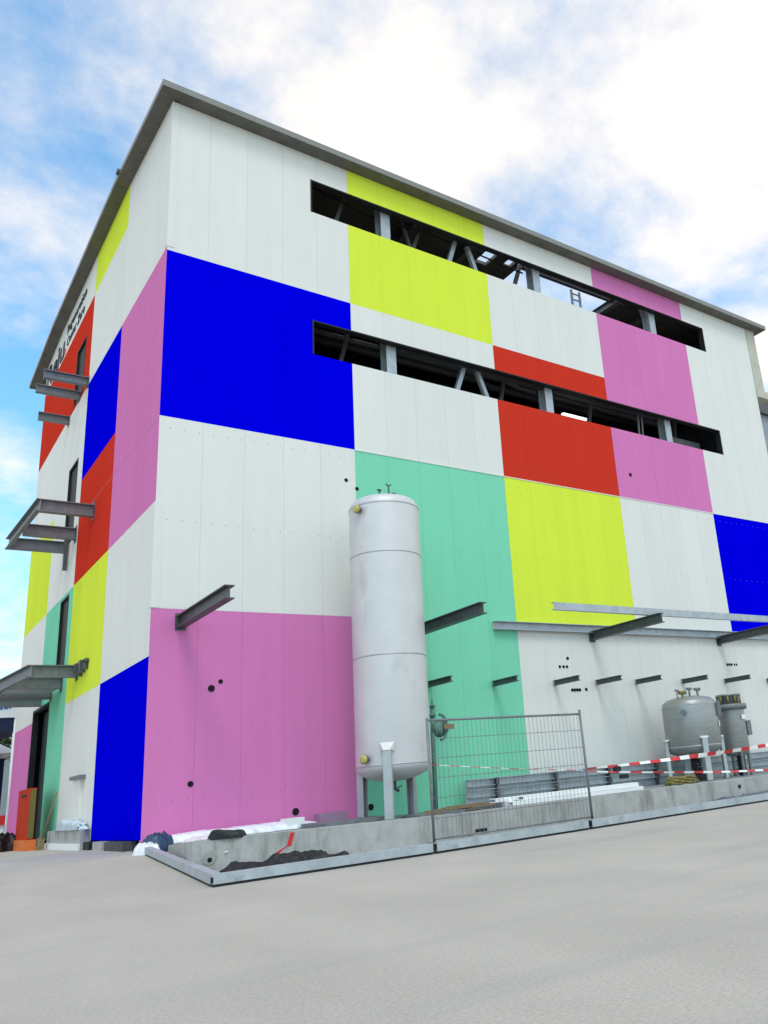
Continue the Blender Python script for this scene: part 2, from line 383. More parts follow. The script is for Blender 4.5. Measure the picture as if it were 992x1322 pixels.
mb = MB(); mb.bar((6.6, 0.5, 13.05), (18.0, 0.5, 13.05), 0.2, 0.3); mb.build('edge_beam', DSTEEL, B)
mb = MB(); mb.bar((16.9, 0.5, 11.6), (17.0, 0.5, 13.0), 0.06, 0.06); mb.bar((17.1, 0.5, 11.6), (17.2, 0.5, 13.0), 0.05, 0.05); mb.build('conduit', STEEL, B)
mb = MB(); mb.box(19.2, 20.9, 0.9, 1.0, 11.6, 12.6); mb.build('inner_panel', STEEL, B)
mb = MB(); mb.box(8.0, 8.9, 2.2, 2.5, 11.9, 12.25); mb.build('duct', STEEL, B)
for xx in (4.6, 7.4, 8.9, 10.9, 13.9, 15.4, 17.2, 19.6, 20.6):
    mb = MB(); mb.ibeam((xx, 0.6, 14.98), (xx, 7.9, 14.98), 0.34, 0.2, 0.02); mb.build('ceiling_beam', DSTEEL, B)
for y, z, r in ((1.6, 13.55, .09), (2.1, 13.9, .06), (3.2, 14.3, .14)):
    mb = MB(); mb.tube([(4.2, y, z), (11.6, y, z), (12.6, y + .4, z + .1), (20.8, y + .4, z + .1)], r, 8); mb.build('service_pipe', STEEL, B)
for xx, lean in ((4.9, .5), (7.3, -.4), (10.8, .5), (13.6, -.5), (14.9, .45), (19.6, .4)):
    mb = MB(); mb.bar((xx, 1.4, 10.9), (xx + lean * 2, 1.4, 14.8), 0.12, 0.12); mb.build('inner_brace', STEEL, B)
for xx, lean in ((4.6, .4), (7.2, .5), (8.2, -.4), (11.4, .5), (19.4, -.4)):
    mb = MB(); mb.bar((xx, 1.0, 15.5), (xx + lean * 2, 1.0, 18.2), 0.12, 0.12); mb.build('inner_brace', STEEL, B)
for xx in (7.9, 10.2, 19.2):
    mb = MB(); mb.ibeam((xx, 0.5, 18.15), (xx, 6.9, 18.15), 0.3, 0.2, 0.02); mb.build('roof_rafter', STEEL, B)
mb = MB(); mb.tube([(4.0, .7, 17.9), (6, .7, 17.6), (8.5, .7, 17.75), (12.2, .7, 17.55)], .03, 6); mb.build('cable', BLACK, B)
LAMP = bpy.data.materials.new('strip_lamp'); LAMP.use_nodes = True
LAMP.node_tree.nodes['Principled BSDF'].inputs['Emission Color'].default_value = (1, 1, 0.97, 1); LAMP.node_tree.nodes['Principled BSDF'].inputs['Emission Strength'].default_value = 1.3
mb = MB(); mb.box(13.35, 14.45, 0.62, 0.74, 12.23, 12.31); mb.build('strip_lamp', LAMP, B)
# slit reveals
for (a, b, c_, d_) in SLITS:
    mb = MB()
    mb.box(a + .001, a + .045, -0.012, 0.22, c_ + .001, d_ - .001); mb.box(b - .045, b - .001, -0.012, 0.22, c_ + .001, d_ - .001)
    mb.box(a + .046, b - .046, -0.006, 0.20, d_ - .04, d_ - .001)
    mb.build('slit_frame', BLACK, B)
# flashing seam
mb = MB(); mb.box(5.02, 24.1, -0.016, -0.001, 9.205, 9.232); mb.build('flashing', WHITE, B)
mb = MB(); mb.box(-0.005, -0.001, 0.05, 8.5, 9.212, 9.224); mb.build('seam_strip', STEEL, B)
# corner trim where both faces are white
for z0, z1 in ((13.85, 18.32), (4.66, 7.1)):
    mb = MB(); mb.box(-0.014, 0.17, -0.014, -0.001, z0, z1); mb.box(-0.014, -0.001, 0.0, 0.13, z0, z1); mb.build('corner_trim', WHITE, B)
# rivet rows
mb = MB()
for z in (0.6, 2.05, 4.3, 6.7, 8.95):
    x = 0.25
    while x < 24:
        if not (z > 4 and 0): mb.box(x - .009, x + .009, -0.005, -0.0005, z - .009, z + .009)
        x += 0.333
struct(mb.build('rivet_row', STEEL, B), 'stuff')
# pipe holes
def hole(x, z, r):
    mb = MB(); mb.lathe([(r * 0.2, 0.0), (r, 0.0), (r * 1.0, 0.012)], (x, -0.001, z), 16, axis=(0, -1, 0)); mb.build('pipe_hole', HOLE, B)
for h in ((1.33, 2.90, .075), (1.53, 3.05, .05), (.94, .91, .06), (3.26, .13, .08), (5.14, .05, .075), (4.72, 8.31, .05), (5.03, 8.11, .05), (15.63, 10.13, .07),
          (11.84, 3.66, .05), (11.5, 3.41, .045), (11.65, 3.41, .045), (11.78, 3.41, .045), (11.9, 2.72, .05), (12.0, 2.72, .05), (12.1, 2.72, .05), (12.2, 2.72, .05), (12.46, 2.73, .05),
          (19.3, 3.51, .05), (19.42, 3.51, .05), (19.54, 3.51, .05), (19.7, 3.51, .04), (19.82, 3.51, .04)): hole(*h)
# left windows and door
for (a, b, c_, d_) in WINS:
    mb = MB(); f = 0.06
    mb.box(-0.015, 0.1, a, a + f, c_, d_); mb.box(-0.015, 0.1, b - f, b, c_, d_); mb.box(-0.015, 0.1, a + f, b - f, c_, c_ + f); mb.box(-0.015, 0.1, a + f, b - f, d_ - f, d_)
    w = mb.build('window', BLACK, B)
    mb = MB(); mb.box(0.05, 0.062, a + f, b - f, c_ + f, d_ - f); mb.build('shade_pane', SHADE_PANE, w)  # dark sheet painting the unlit interior behind the window opening
mb = MB(); a, b, c_, d_ = DOOR; f = 0.08
mb.box(-0.012, 0.16, a, a + f, c_, d_); mb.box(-0.012, 0.16, b - f, b, c_, d_); mb.box(-0.012, 0.16, a + f, b - f, d_ - f, d_)
dr = mb.build('doorway', BLACK, B)
mb = MB(); mb.box(0.30, 0.36, a + f, b - f, c_, d_ - f); mb.build('door_leaf', mat('dark_green_door', (0.016, 0.03, 0.03), 0.5, var=0.1), dr)
# corner pillar at the right end
mb = MB(); mb.box(24.175, 24.78, -0.02, 0.7, 15.35, 18.33); mb.box(24.175, 25.05, -0.10, 0.8, 15.0, 15.34); mb.build('corner_pillar', BEIGE, B)
# lettering under the eave
def lettering(txt, y0, z0, length, height, m_):
    cu = bpy.data.curves.new('lettering', 'FONT'); cu.body = txt; cu.extrude = 0.0; cu.offset = 0.022 if len(txt) < 6 else 0.0
    to = bpy.data.objects.new('lettering_source', cu); C.objects.link(to)
    bpy.context.view_layer.update()
    me = bpy.data.meshes.new_from_object(to.evaluated_get(bpy.context.evaluated_depsgraph_get()))
    bpy.data.objects.remove(to)
    xs = [v.co.x for v in me.vertices]; yy = [v.co.y for v in me.vertices]
    sx = length / (max(xs) - min(xs)); caps = 0.729
    sy = height / caps
    org = WORG[B.name]; x_min = min(xs)
    bmx = bmesh.new(); bmx.from_mesh(me)
    r = bmesh.ops.extrude_face_region(bmx, geom=bmx.faces[:])
    bmesh.ops.translate(bmx, verts=[e for e in r['geom'] if isinstance(e, bmesh.types.BMVert)], vec=(0, 0, 0.02))
    for v in bmx.verts:
        x, y, z = v.co
        v.co = Vector((-0.022 + (0.02 - z), y0 - (x - x_min) * sx, z0 + y * sy)) - org
    bmesh.ops.recalc_face_normals(bmx, faces=bmx.faces[:])
    bmx.to_mesh(me); bmx.free(); me.materials.clear(); me.materials.append(m_)
    o = bpy.data.objects.new('lettering', me); C.objects.link(o); o.parent = B; WORG[o.name] = org
lettering('Reju', 17.3, 17.30, 3.5, 1.02, INKB)
lettering('.', 13.72, 17.32, 0.2, 1.2, INKR)
lettering('Regeneration', 13.4, 18.0, 3.3, 0.40, INKB)
lettering('Center Zero', 13.3, 17.42, 3.0, 0.40, INKB)

# ------------------------------------------------------------------ steelwork on the front wall
def cantilever(name, x, z, ln, h, w, label, cat, group, m_=STEEL, plate=True):
    t = thing(name, label, cat, (x, 0, z - h / 2), group)
    mb = MB(); mb.ibeam((x, -0.022, z), (x, -ln, z), h, w, 0.022); mb.build('beam', m_, t)
    if plate:
        mb = MB(); mb.box(x - w * .6, x + w * .6, -0.021, -0.003, z - h * .7, z + h * .7); mb.build('end_plate', DSTEEL, t)
    return t
gr = 'large steel beams projecting from the front wall'
cantilever('cantilever_beam', 0.63, 4.36, 3.1, 0.27, 0.2, 'dark steel beam jutting from the wall above the pink square, nearest the building corner', 'steel beam', gr, DSTEEL)
cantilever('cantilever_beam', 6.5, 4.28, 3.3, 0.27, 0.2, 'steel beam jutting from the teal wall just right of the tall tank', 'steel beam', gr, DSTEEL)
cantilever('cantilever_beam', 12.93, 4.36, 3.0, 0.27, 0.2, 'steel beam jutting out below the lower right of the lime square', 'steel beam', gr, DSTEEL)
cantilever('cantilever_beam', 19.03, 4.36, 3.0, 0.27, 0.2, 'rightmost large steel beam, jutting out below the blue square at the frame edge', 'steel beam', gr, DSTEEL)
gr = 'small steel brackets in a row on the lower front wall'
BL = [(6.92, 'short bracket on the teal wall close to the right side of the tall tank'),
      (9.02, 'short bracket on the teal wall, just left of the white wall'),
      (11.23, 'leftmost short bracket on the white wall, just above a row of pipe holes'),
      (12.90, 'second short bracket from the left on the lower white wall'),
      (14.61, 'third short bracket from the left on the lower white wall, left of the squat tank'),
      (16.80, 'short bracket on the white wall directly above the squat stainless tank'),
      (19.02, 'short bracket on the white wall above the slim cylinder filter'),
      (21.45, 'rightmost short bracket, cut by the right edge of the frame')]
for x, lb in BL: cantilever('wall_bracket', x, 2.93, 1.1, 0.15, 0.12, lb, 'bracket', gr, DSTEEL, False)
mb = MB(); mb.channel((9.14, -0.09, 4.56), (24.1, -0.09, 4.56), 0.24, 0.14, 0.014, side=-1); mb.box(17.2, 17.215, -0.18, -0.165, 4.43, 4.69)
tag(mb.build('wall_rail', PSTEEL), 'long grey steel channel fixed flat along the white wall under the lime square', 'steel channel')
mb = MB(); mb.channel((9.35, -2.45, 4.63), (24.5, -2.45, 4.63), 0.2, 0.12, 0.012, side=1)
tag(mb.build('outer_rail', PSTEEL), 'long grey steel channel lying across the tips of the jutting beams', 'steel channel')

# ------------------------------------------------------------------ steelwork on the left wall
gr = 'upper steel beams on the left wall'
for y, z, ln, lb in ((8.73, 13.95, 1.28, 'topmost steel beam on the left wall, crossing the red block under its window'), (10.01, 14.0, 1.30, 'middle one of the three upper beams on the left wall'), (11.67, 13.75, 0.95, 'lowest and shortest of the three upper beams on the left wall')):
    t = thing('support_beam', lb, 'steel beam', (0, y, z - .16), gr)
    mb = MB(); mb.ibeam((-0.02, y, z), (-ln, y, z), 0.28, 0.18, 0.024); mb.build('beam', STEEL, t)
    mb = MB(); mb.box(-0.019, -0.003, y - .14, y + .14, z - .2, z + .2); mb.build('end_plate', DSTEEL, t)
def canopy(label, ys, zs, lens, hh, extra):
    t = thing('canopy_frame', label, 'canopy frame', (0, ys[0], zs[0] - hh / 2), 'open steel canopy frames on the left wall')
    tips = []
    for y, z, ln in zip(ys, zs, lens):
        mb = MB(); mb.ibeam((-0.02, y, z), (-ln, y, z), hh, 0.2, 0.026); mb.build('cross_beam', STEEL, t); tips.append(Vector((-ln, y, z)))
        mb = MB(); mb.box(-0.019, -0.003, y - .15, y + .15, z - hh * .75, z + hh * .75); mb.build('end_plate', DSTEEL, t)
    mb = MB(); mb.channel(tips[0] + Vector((-.06, -.11, 0)), tips[-1] + Vector((-.06, .11, 0)), hh, 0.12, 0.024, side=1); mb.build('edge_beam', STEEL, t)
    if extra:
        mb = MB(); y0, y1 = ys[1], ys[2]; mb.box(-lens[1] + .08, -0.06, y0 + .11, y1 - .11, zs[1] - hh * .42, zs[1] - hh * .36); mb.build('deck_plate', PSTEEL, t)
    return t, tips
canopy('steel canopy frame at mid height of the left wall, crossing the red block', (6.56, 8.95, 10.44), (8.85, 8.82, 8.78), (1.35, 1.42, 1.55), 0.36, False)
mb = MB(); mb.box(-0.14, -0.03, 9.85, 9.98, 7.9, 8.9); 
tag(mb.build('hanger_post', DSTEEL), 'short dark post hanging behind the mid height canopy frame', 'post')
t, tips = canopy('lowest steel canopy frame on the left wall, over the dark doorway', (7.28, 9.41, 10.99), (4.34, 4.31, 4.2), (1.12, 1.45, 1.75), 0.34, True)
mb = MB(); mb.channel(tips[2] + Vector((-.09, .1, 0)), tips[2] + Vector((-1.0, 3.2, -.05)), 0.34, 0.12, 0.024, side=1); mb.ibeam((-0.02, 12.6, 4.15), (-2.1, 12.6, 4.15), 0.32, 0.2, 0.026); mb.build('far_beam', STEEL, t)
mb = MB()
for k in range(4): mb.box(-0.10 - .05 * (k % 2), -0.02, 5.9 + k * .32, 6.08 + k * .32, 4.22 - .05 * (k % 3), 4.50)
mb.box(-0.10, -0.02, 5.8, 7.1, 4.40, 4.47); mb.build('bolt_plate', DSTEEL, t)

# ------------------------------------------------------------------ containment basin with concrete kerb
KB = thing('concrete_basin', 'low concrete basin with a raised kerb along the front of the building', 'concrete kerb', (8, -4, -0.4))
mb = MB()
zt = 0.0
def kerb(ax, ay, bx, by, za=0.0, zb=0.0, w=0.26, top=True):
    d = Vector((bx - ax, by - ay, 0)).normalized(); n_ = Vector((-d.y, d.x, 0))
    a = Vector((ax, ay, 0)); b = Vector((bx, by, 0)); a2 = a + n_ * w; b2 = b + n_ * w
    zz_ = -0.7
    mb.hexa([(a.x, a.y, zz_), (b.x, b.y, zz_), (b2.x, b2.y, zz_), (a2.x, a2.y, zz_), (a.x, a.y, za), (b.x, b.y, zb), (b2.x, b2.y, zb), (a2.x, a2.y, za)])
segs = [(-1.42, 2.4), (2.406, 6.3), (6.306, 10.2), (10.206, 20.0)]
for i, (a, b) in enumerate(segs):
    mb = MB()
    if i == 0: kerb(-.96, -6.40, 2.4, -8.05)
    else: kerb(a, -8.05, b, -8.05)
    mb.build('kerb_block', CONC, KB)
mb = MB()
# slanting left end, dropping towards the corner of the hall
mb.hexa([(-.958, -6.395, -.7), (-.64, -6.25, -.7), (.42, -1.4, -.7), (.14, -1.4, -.7), (-.958, -6.395, -.001), (-.64, -6.25, -.001), (.42, -1.4, -.20), (.14, -1.4, -.20)])
mb.build('kerb_end', CONC, KB)
mb = MB(); mb.add([(-.64, -6.25, -.205), (2.45, -7.78, -.205), (20, -7.78, -.205), (24, -0.01, -.205), (0.3, -0.01, -.205), (.3, -1.4, -.205)], [(0, 1, 2, 3, 4, 5)]); mb.build('basin_floor', BASIN, KB)
KD = Vector((.8976, -.4408, 0)); KO = Vector((-.4408, -.8976, 0))
kp = lambda s_, z, o_=.003: Vector((-.96, -6.40, z)) + KD * s_ + KO * o_
mb = MB(); mb.lathe([(.10, 0), (.10, .004), (.09, .005), (.0, .005)], kp(.22, -.24, 0), 14, axis=KO); mb.build('repair_patch', mat('patch_mortar', (.33, .32, .3), .9, var=.2, scale=20), KB)
mb = MB(); mb.lathe([(.032, 0), (.032, .008)], kp(.23, -.265, .002), 12, axis=KO); mb.build('drain_hole', HOLE, KB)
mb = MB(); mb.box(2.62, 2.84, -8.058, -8.051, -.30, -.25); mb.build('wall_clip', BLACK, KB)
mb = MB(); mb.add([kp(1.30, -.02), kp(1.36, -.02), kp(1.31, -.20), kp(1.25, -.20)], [(3, 2, 1, 0)]); mb.add([kp(1.25, -.19, .004), kp(1.30, -.17, .004), kp(1.12, -.29, .004), kp(1.05, -.29, .004)], [(0, 1, 2, 3)]); mb.build('tape_scrap', REDP, KB)

# base rails in front of the kerb
def baserail(a, b, label, side=1):
    t = thing('base_rail', label, 'metal rail', (a[0], a[1], a[2]), 'galvanised rails at the foot of the kerb')
    up = Vector((0, 0, .085))
    A = Vector(a) + up; Bv = Vector(b) + up
    mb = MB(); mb.channel(A, Bv, 0.11, 0.12, 0.012, side=side); mb.build('channel', PSTEEL, t)
    mb = MB(); mb.bar(A - up * .66, Bv - up * .66, 0.10, 0.052); mb.build('shadow_strip', BLACK, t)  # black strip painting the shadow line beneath the rail
    return t
baserail((-1.31, -8.40, -.449), (-.12, -.9, -.33), 'galvanised rail running back from the kerb corner to the building corner', -1)
baserail((-1.365, -8.463, -.45), (1.50, -8.62, -.45), 'front rail under the black tarpaulin, left of the fence')
baserail((1.56, -8.62, -.45), (4.36, -8.58, -.45), 'front rail between the two fence posts')
baserail((4.44, -8.58, -.45), (13.5, -8.35, -.45), 'long front rail to the right of the fence')
mb = MB(); mb.box(1.44, 1.58, -8.80, -8.50, -.448, -.30)
def fence_panel():
    t = thing('mesh_fence', 'temporary wire mesh fence panel standing in front of the teal wall', 'fence', (3.2, -8.5, -.45))
    y = -8.45
    for x0, xt in ((1.66, 1.64), (4.62, 4.58)):
        mb = MB(); mb.tube([(x0, y, -.43), (xt, y, 1.36 if x0 < 3 else 1.40)], 0.021, 8); mb.build('post', STEEL, t)
        mb = MB(); mb.box(x0 - .05, x0 + .05, y - .17, y + .1, -.449, -.32); mb.build('foot', BLACK, t)
    mb = MB(); mb.tube([(1.64, y, 1.33), (4.585, y, 1.33)], 0.017, 8); mb.build('top_rail', STEEL, t)
    mb = MB(); mb.tube([(1.66, y, -.28), (4.615, y, -.28)], 0.012, 6); mb.build('bottom_rail', STEEL, t)
    n = 38
    for i in range(1, n):
        f = i / n; mb = MB(); mb.tube([(1.655 + 2.955 * f, y, -.28), (1.64 + 2.945 * f, y, 1.325)], 0.0033, 4, cap=False); mb.build('mesh_wire', STEEL, t)
    for z in (1.07, .80, .53, .26, -.01):
        mb = MB(); mb.tube([(1.65, y - .006, z), (4.60, y - .006, z)], 0.004, 4, cap=False); mb.build('cross_wire', STEEL, t)
fence_panel()

# ------------------------------------------------------------------ tall tank
TX, TY, TR = 4.86, -1.7, 0.845
T = thing('storage_tank', 'tall pale grey cylindrical tank on legs in front of the pink and teal walls', 'tank', (TX, TY, -.2))
prof = [(TR * math.cos(a), .92 + .34 * math.sin(a)) for a in [math.radians(q) for q in (-90, -75, -60, -45, -30, -18, -8, 0)]]
prof += [(TR, 3.30), (TR, 5.7), (TR, 6.92)]
prof += [(TR * (1 - .28 * (1 - math.cos(q))) , 6.92 + .26 * math.sin(q)) for q in [math.radians(w) for w in (20, 45, 70)]]
prof += [(TR * .5, 7.24), (TR * .25, 7.28), (0.001, 7.29)]
mb = MB(); mb.lathe(prof, (TX, TY, 0), 56); body = mb.build('tank_body', TANK, T)
for z in (.93, 3.32, 5.72, 6.93):
    mb = MB(); mb.lathe([(TR + .001, z - .016), (TR + .010, z - .008), (TR + .010, z + .008), (TR + .001, z + .016)], (TX, TY, 0), 56, cap=False); mb.build('weld_ring', WELD, body)
for ang in (-128, 35, 118):
    a = math.radians(ang); cx, cy = TX + math.cos(a) * (TR + .0), TY + math.sin(a) * (TR + .0)
    d = Vector((math.cos(a), math.sin(a), 0)); s_ = Vector((-d.y, d.x, 0))
    mb = MB(); p = Vector((cx, cy, 0))
    mb.bar(p + d * .10 + Vector((0, 0, -.2)), p + d * .10 + Vector((0, 0, 1.22)), .17, .02, up=d)
    mb.bar(p + d * .02 + s_ * .085 + Vector((0, 0, -.2)), p + d * .02 + s_ * .085 + Vector((0, 0, 1.22)), .02, .16, up=d)
    mb.bar(p + d * .02 - s_ * .085 + Vector((0, 0, -.2)), p + d * .02 - s_ * .085 + Vector((0, 0, 1.22)), .02, .16, up=d)
    lg = mb.build('leg', LEGM, T)
    mb = MB(); mb.bar(p + d * .06 - s_ * .15 + Vector((0, 0, -.19)), p + d * .06 + s_ * .15 + Vector((0, 0, -.19)), .3, .02); mb.build('foot_plate', STEEL, lg)
    mb = MB(); q = p + d * .005
    mb.add([q - s_ * .16 + Vector((0, 0, 1.22)), q + s_ * .16 + Vector((0, 0, 1.22)), q + s_ * .16 + Vector((0, 0, 1.40)), q - s_ * .16 + Vector((0, 0, 1.40)), q - s_ * .07 + d * .11 + Vector((0, 0, 1.23)), q + s_ * .07 + d * .11 + Vector((0, 0, 1.23))],
           [(0, 4, 3), (1, 2, 5), (3, 4, 5, 2), (0, 1, 5, 4)]); mb.build('gusset', TANK, lg)
def nozzle(z, ang, r, m1):
    a = math.radians(ang); d = Vector((math.cos(a), math.sin(a), 0)); p = Vector((TX, TY, z)) + d * (TR - .05)
    mb = MB(); mb.lathe([(r * .55, 0), (r * .55, .13), (r, .13), (r, .17)], p, 16, axis=d); nz_ = mb.build('nozzle', STEEL, T)
    mb = MB(); mb.lathe([(r * .95, .172), (r * 1.0, .20), (r * .5, .23)], p, 16, axis=d); mb.build('cap', m1, nz_)
nozzle(6.78, 200, .10, YEL); nozzle(1.08, 200, .10, YEL)
# top fittings and the drain under the tank
for dx, h, k in ((-.16, .14, 0), (.10, .30, 1), (.24, .10, 0)):
    mb = MB(); mb.tube([(TX + dx, TY - .1, 7.22), (TX + dx, TY - .1, 7.3 + h)], .022, 8)
    if k: mb.tube([(TX + dx - .07, TY - .1, 7.3 + h + .03), (TX + dx, TY - .1, 7.3 + h - .02), (TX + dx + .07, TY - .1, 7.3 + h + .03)], .02, 6)
    else: mb.tube([(TX + dx - .05, TY - .1, 7.3 + h), (TX + dx + .05, TY - .1, 7.3 + h)], .03, 8)
    mb.build('top_valve', DSTEEL, T)
mb = MB(); mb.tube([(TX, TY, .60), (TX, TY, .42), (TX + .08, TY - .05, .36)], .035, 8); mb.tube([(TX - .03, TY - .1, .42), (TX + .12, TY - .1, .47)], .014, 6); mb.build('drain_valve', DSTEEL, T)

# valve standpipe right of the tank
V = thing('valve_standpipe', 'greenish standpipe with a round hand wheel right of the tall tank', 'pipe', (6.03, -1.5, -.2))
GRN = mat('dull_green_paint', (.10, .22, .18), .55, var=.2)
mb = MB(); mb.tube([(6.02, -1.5, -.2), (6.05, -1.5, 1.5), (6.07, -1.5, 2.2)], .055, 10); mb.lathe([(.09, 0), (.09, .05)], (6.05, -1.5, 1.98), 12); mb.build('pipe', GRN, V)
mb = MB(); mb.lathe([(.03, 0), (.10, .02), (.03, .05)], (6.07, -1.5, 2.2), 10); mb.tube([(6.07, -1.5, 2.2), (6.07, -1.5, 2.4)], .02, 6); mb.build('valve_head', GRN, V)
mb = MB(); mb.tube([(6.22 + .2 * math.cos(q * math.pi / 8), -1.56, 1.72 + .3 * math.sin(q * math.pi / 8)) for q in range(-4, 5)], .035, 6); mb.lathe([(.06, 0), (.22, .02), (.06, .08)], (6.2, -1.52, 1.7), 14, axis=(0, -1, 0)); mb.build('hand_wheel', GRN, V)
mb = MB(); mb.box(6.28, 6.55, -1.66, -1.58, 1.66, 1.78); mb.build('gauge_tag', WOOD, V)

# ------------------------------------------------------------------ squat tank
Q = thing('squat_tank', 'squat stainless steel tank on legs with valves on its lid, behind barrier tape', 'tank', (15.28, -1.5, -.2))
qx, qy, qr = 15.24, -1.5, .83
prof = [(qr * .25, .48), (qr * .6, .54), (qr * .9, .64), (qr, .78), (qr, 2.0), (qr * .96, 2.1), (qr * .8, 2.2), (qr * .45, 2.27), (.01, 2.29)]
mb = MB(); mb.lathe(prof, (qx, qy, 0), 44); qb = mb.build('tank_body', INOX, Q)
for z in (.80, 2.0):
    mb = MB(); mb.lathe([(qr + .001, z - .015), (qr + .008, z), (qr + .001, z + .015)], (qx, qy, 0), 44, cap=False); mb.build('weld_ring', WELD, qb)
for ang in (-118, -28, 62, 152):
    a = math.radians(ang); d = Vector((math.cos(a), math.sin(a), 0)); s_ = Vector((-d.y, d.x, 0)); p = Vector((qx, qy, 0)) + d * (qr + .0)
    mb = MB(); mb.bar(p + d * .06 + Vector((0, 0, -.2)), p + d * .06 + Vector((0, 0, 1.0)), .16, .10, up=d); lg = mb.build('leg', LEGM, Q)
    mb = MB(); mb.bar(p + d * .04 - s_ * .12 + Vector((0, 0, 1.03)), p + d * .04 + s_ * .12 + Vector((0, 0, 1.03)), .12, .05); mb.build('bracket_plate', WPLAST, lg)
    mb = MB(); mb.bar(p + d * .06 - s_ * .12 + Vector((0, 0, -.19)), p + d * .06 + s_ * .12 + Vector((0, 0, -.19)), .2, .02); mb.build('foot_plate', STEEL, lg)
for dx, h, r in ((-.62, .30, .035), (-.38, .18, .07), (-.05, .22, .05), (.32, .26, .06)):
    mb = MB(); zb = 2.29 - .22 * abs(dx); mb.tube([(qx + dx, qy - .15, zb - .08), (qx + dx, qy - .15, zb + h)], r * .6, 8); mb.tube([(qx + dx - r * 2, qy - .15, zb + h), (qx + dx + r * 2, qy - .15, zb + h)], r * .8, 8); mb.build('lid_valve', BRASS if dx == -.38 else STEEL, Q)
a = math.radians(-55); d = Vector((math.cos(a), math.sin(a), 0)); s_ = Vector((-d.y, d.x, 0)); p = Vector((qx, qy, 0)) + d * qr
mb = MB(); mb.bar(p + d * .06 + Vector((0, 0, 1.62)), p + d * .06 + Vector((0, 0, 2.06)), .24, .1, up=d); mb.build('control_box', STEEL, Q)
mb = MB(); mb.bar(p + d * .012 + Vector((0, 0, 1.32)), p + d * .012 + Vector((0, 0, 1.48)), .30, .012, up=d); mb.build('paper_notice', WPLAST, Q)
a = math.radians(-150); d = Vector((math.cos(a), math.sin(a), 0)); mb = MB(); mb.lathe([(.05, -.03), (.05, .10), (.08, .10), (.08, .14)], Vector((qx, qy, 1.78)) + d * qr, 12, axis=d); mb.build('side_port', STEEL, Q)
mb = MB(); mb.lathe([(.10, -.1), (.10, .5)], (qx - .1, qy, .02), 12); mb.box(qx - .5, qx + .4, qy - .2, qy + .2, -.19, -.02); mb.build('pump', BLACK, Q)

# slim filter cylinder
F = thing('filter_cylinder', 'slim stainless cylinder with a flanged top at the right edge, beside the squat tank', 'filter vessel', (17.42, -1.5, -.2))
fx, fy, fr = 17.18, -1.5, .43
mb = MB(); mb.lathe([(.2, .40), (fr * .85, .48), (fr, .62), (fr, 1.82), (fr, 1.83)], (fx, fy, 0), 28); mb.build('vessel_body', INOX, F)
mb = MB(); mb.lathe([(fr, 1.80), (fr * 1.22, 1.82), (fr * 1.25, 1.90), (fr * 1.22, 1.98), (fr * .8, 2.0)], (fx, fy, 0), 28); mb.build('clamp_flange', STEEL, F)
mb = MB(); mb.lathe([(fr * .72, 1.98), (fr * .72, 2.24), (fr * .92, 2.25), (fr * .92, 2.31), (.1, 2.33)], (fx, fy, 0), 24); mb.build('neck', INOX, F)
mb = MB()
for k in range(10):
    a = k * math.pi / 5; mb.tube([(fx + math.cos(a) * fr * .86, fy + math.sin(a) * fr * .86, 1.98), (fx + math.cos(a) * fr * .86, fy + math.sin(a) * fr * .86, 2.25)], .035, 6)
mb.build('flange_bolt', BRASS, F)
a = math.radians(-35); d = Vector((math.cos(a), math.sin(a), 0)); p = Vector((fx, fy, 0)) + d * fr
mb = MB(); mb.bar(p + d * .07 + Vector((0, 0, 1.0)), p + d * .07 + Vector((0, 0, 1.45)), .28, .13, up=d); mb.build('control_box', STEEL, F)
a = math.radians(-80); d = Vector((math.cos(a), math.sin(a), 0)); p = Vector((fx, fy, 0)) + d * fr
mb = MB(); mb.bar(p + d * .012 + Vector((0, 0, 1.5)), p + d * .012 + Vector((0, 0, 1.64)), .26, .01, up=d); mb.build('paper_notice', WPLAST, F)
for ang in (-120, -30, 60, 150):
    a = math.radians(ang); mb = MB(); mb.bar((fx + math.cos(a) * fr * .9, fy + math.sin(a) * fr * .9, -.2), (fx + math.cos(a) * fr * .9, fy + math.sin(a) * fr * .9, .7), .08, .06); mb.build('leg', STEEL, F)
mb = MB(); mb.lathe([(.12, 0), (.12, .62)], (fx + .05, fy - .1, -.19), 12); mb.build('drain_pipe', BLACK, F)

# ------------------------------------------------------------------ crash barrier along the wall
G = thing('guard_rail', 'long low grey steel double rail standing along the foot of the wall', 'guard rail', (15.8, -.5, -.2))
for z, h in ((.36, .18), (.10, .18)):
    mb = MB(); mb.channel((7.62, -.5, z), (23.6, -.5, z), h, .12, .014, side=-1); mb.build('rail', PSTEEL, G)
mb = MB(); mb.box(7.60, 23.6, -.42, -.405, -.19, .46); mb.build('back_plate', PSTEEL, G)
x = 8.5
while x < 23.5:
    mb = MB(); mb.box(x - .05, x + .05, -.60, -.57, .28, .45); mb.box(x - .05, x + .05, -.60, -.57, .0, .17); mb.box(x - .02, x + .02, -.57, -.43, -.2, .44); mb.build('clip', DSTEEL, G)
    x += 2.0

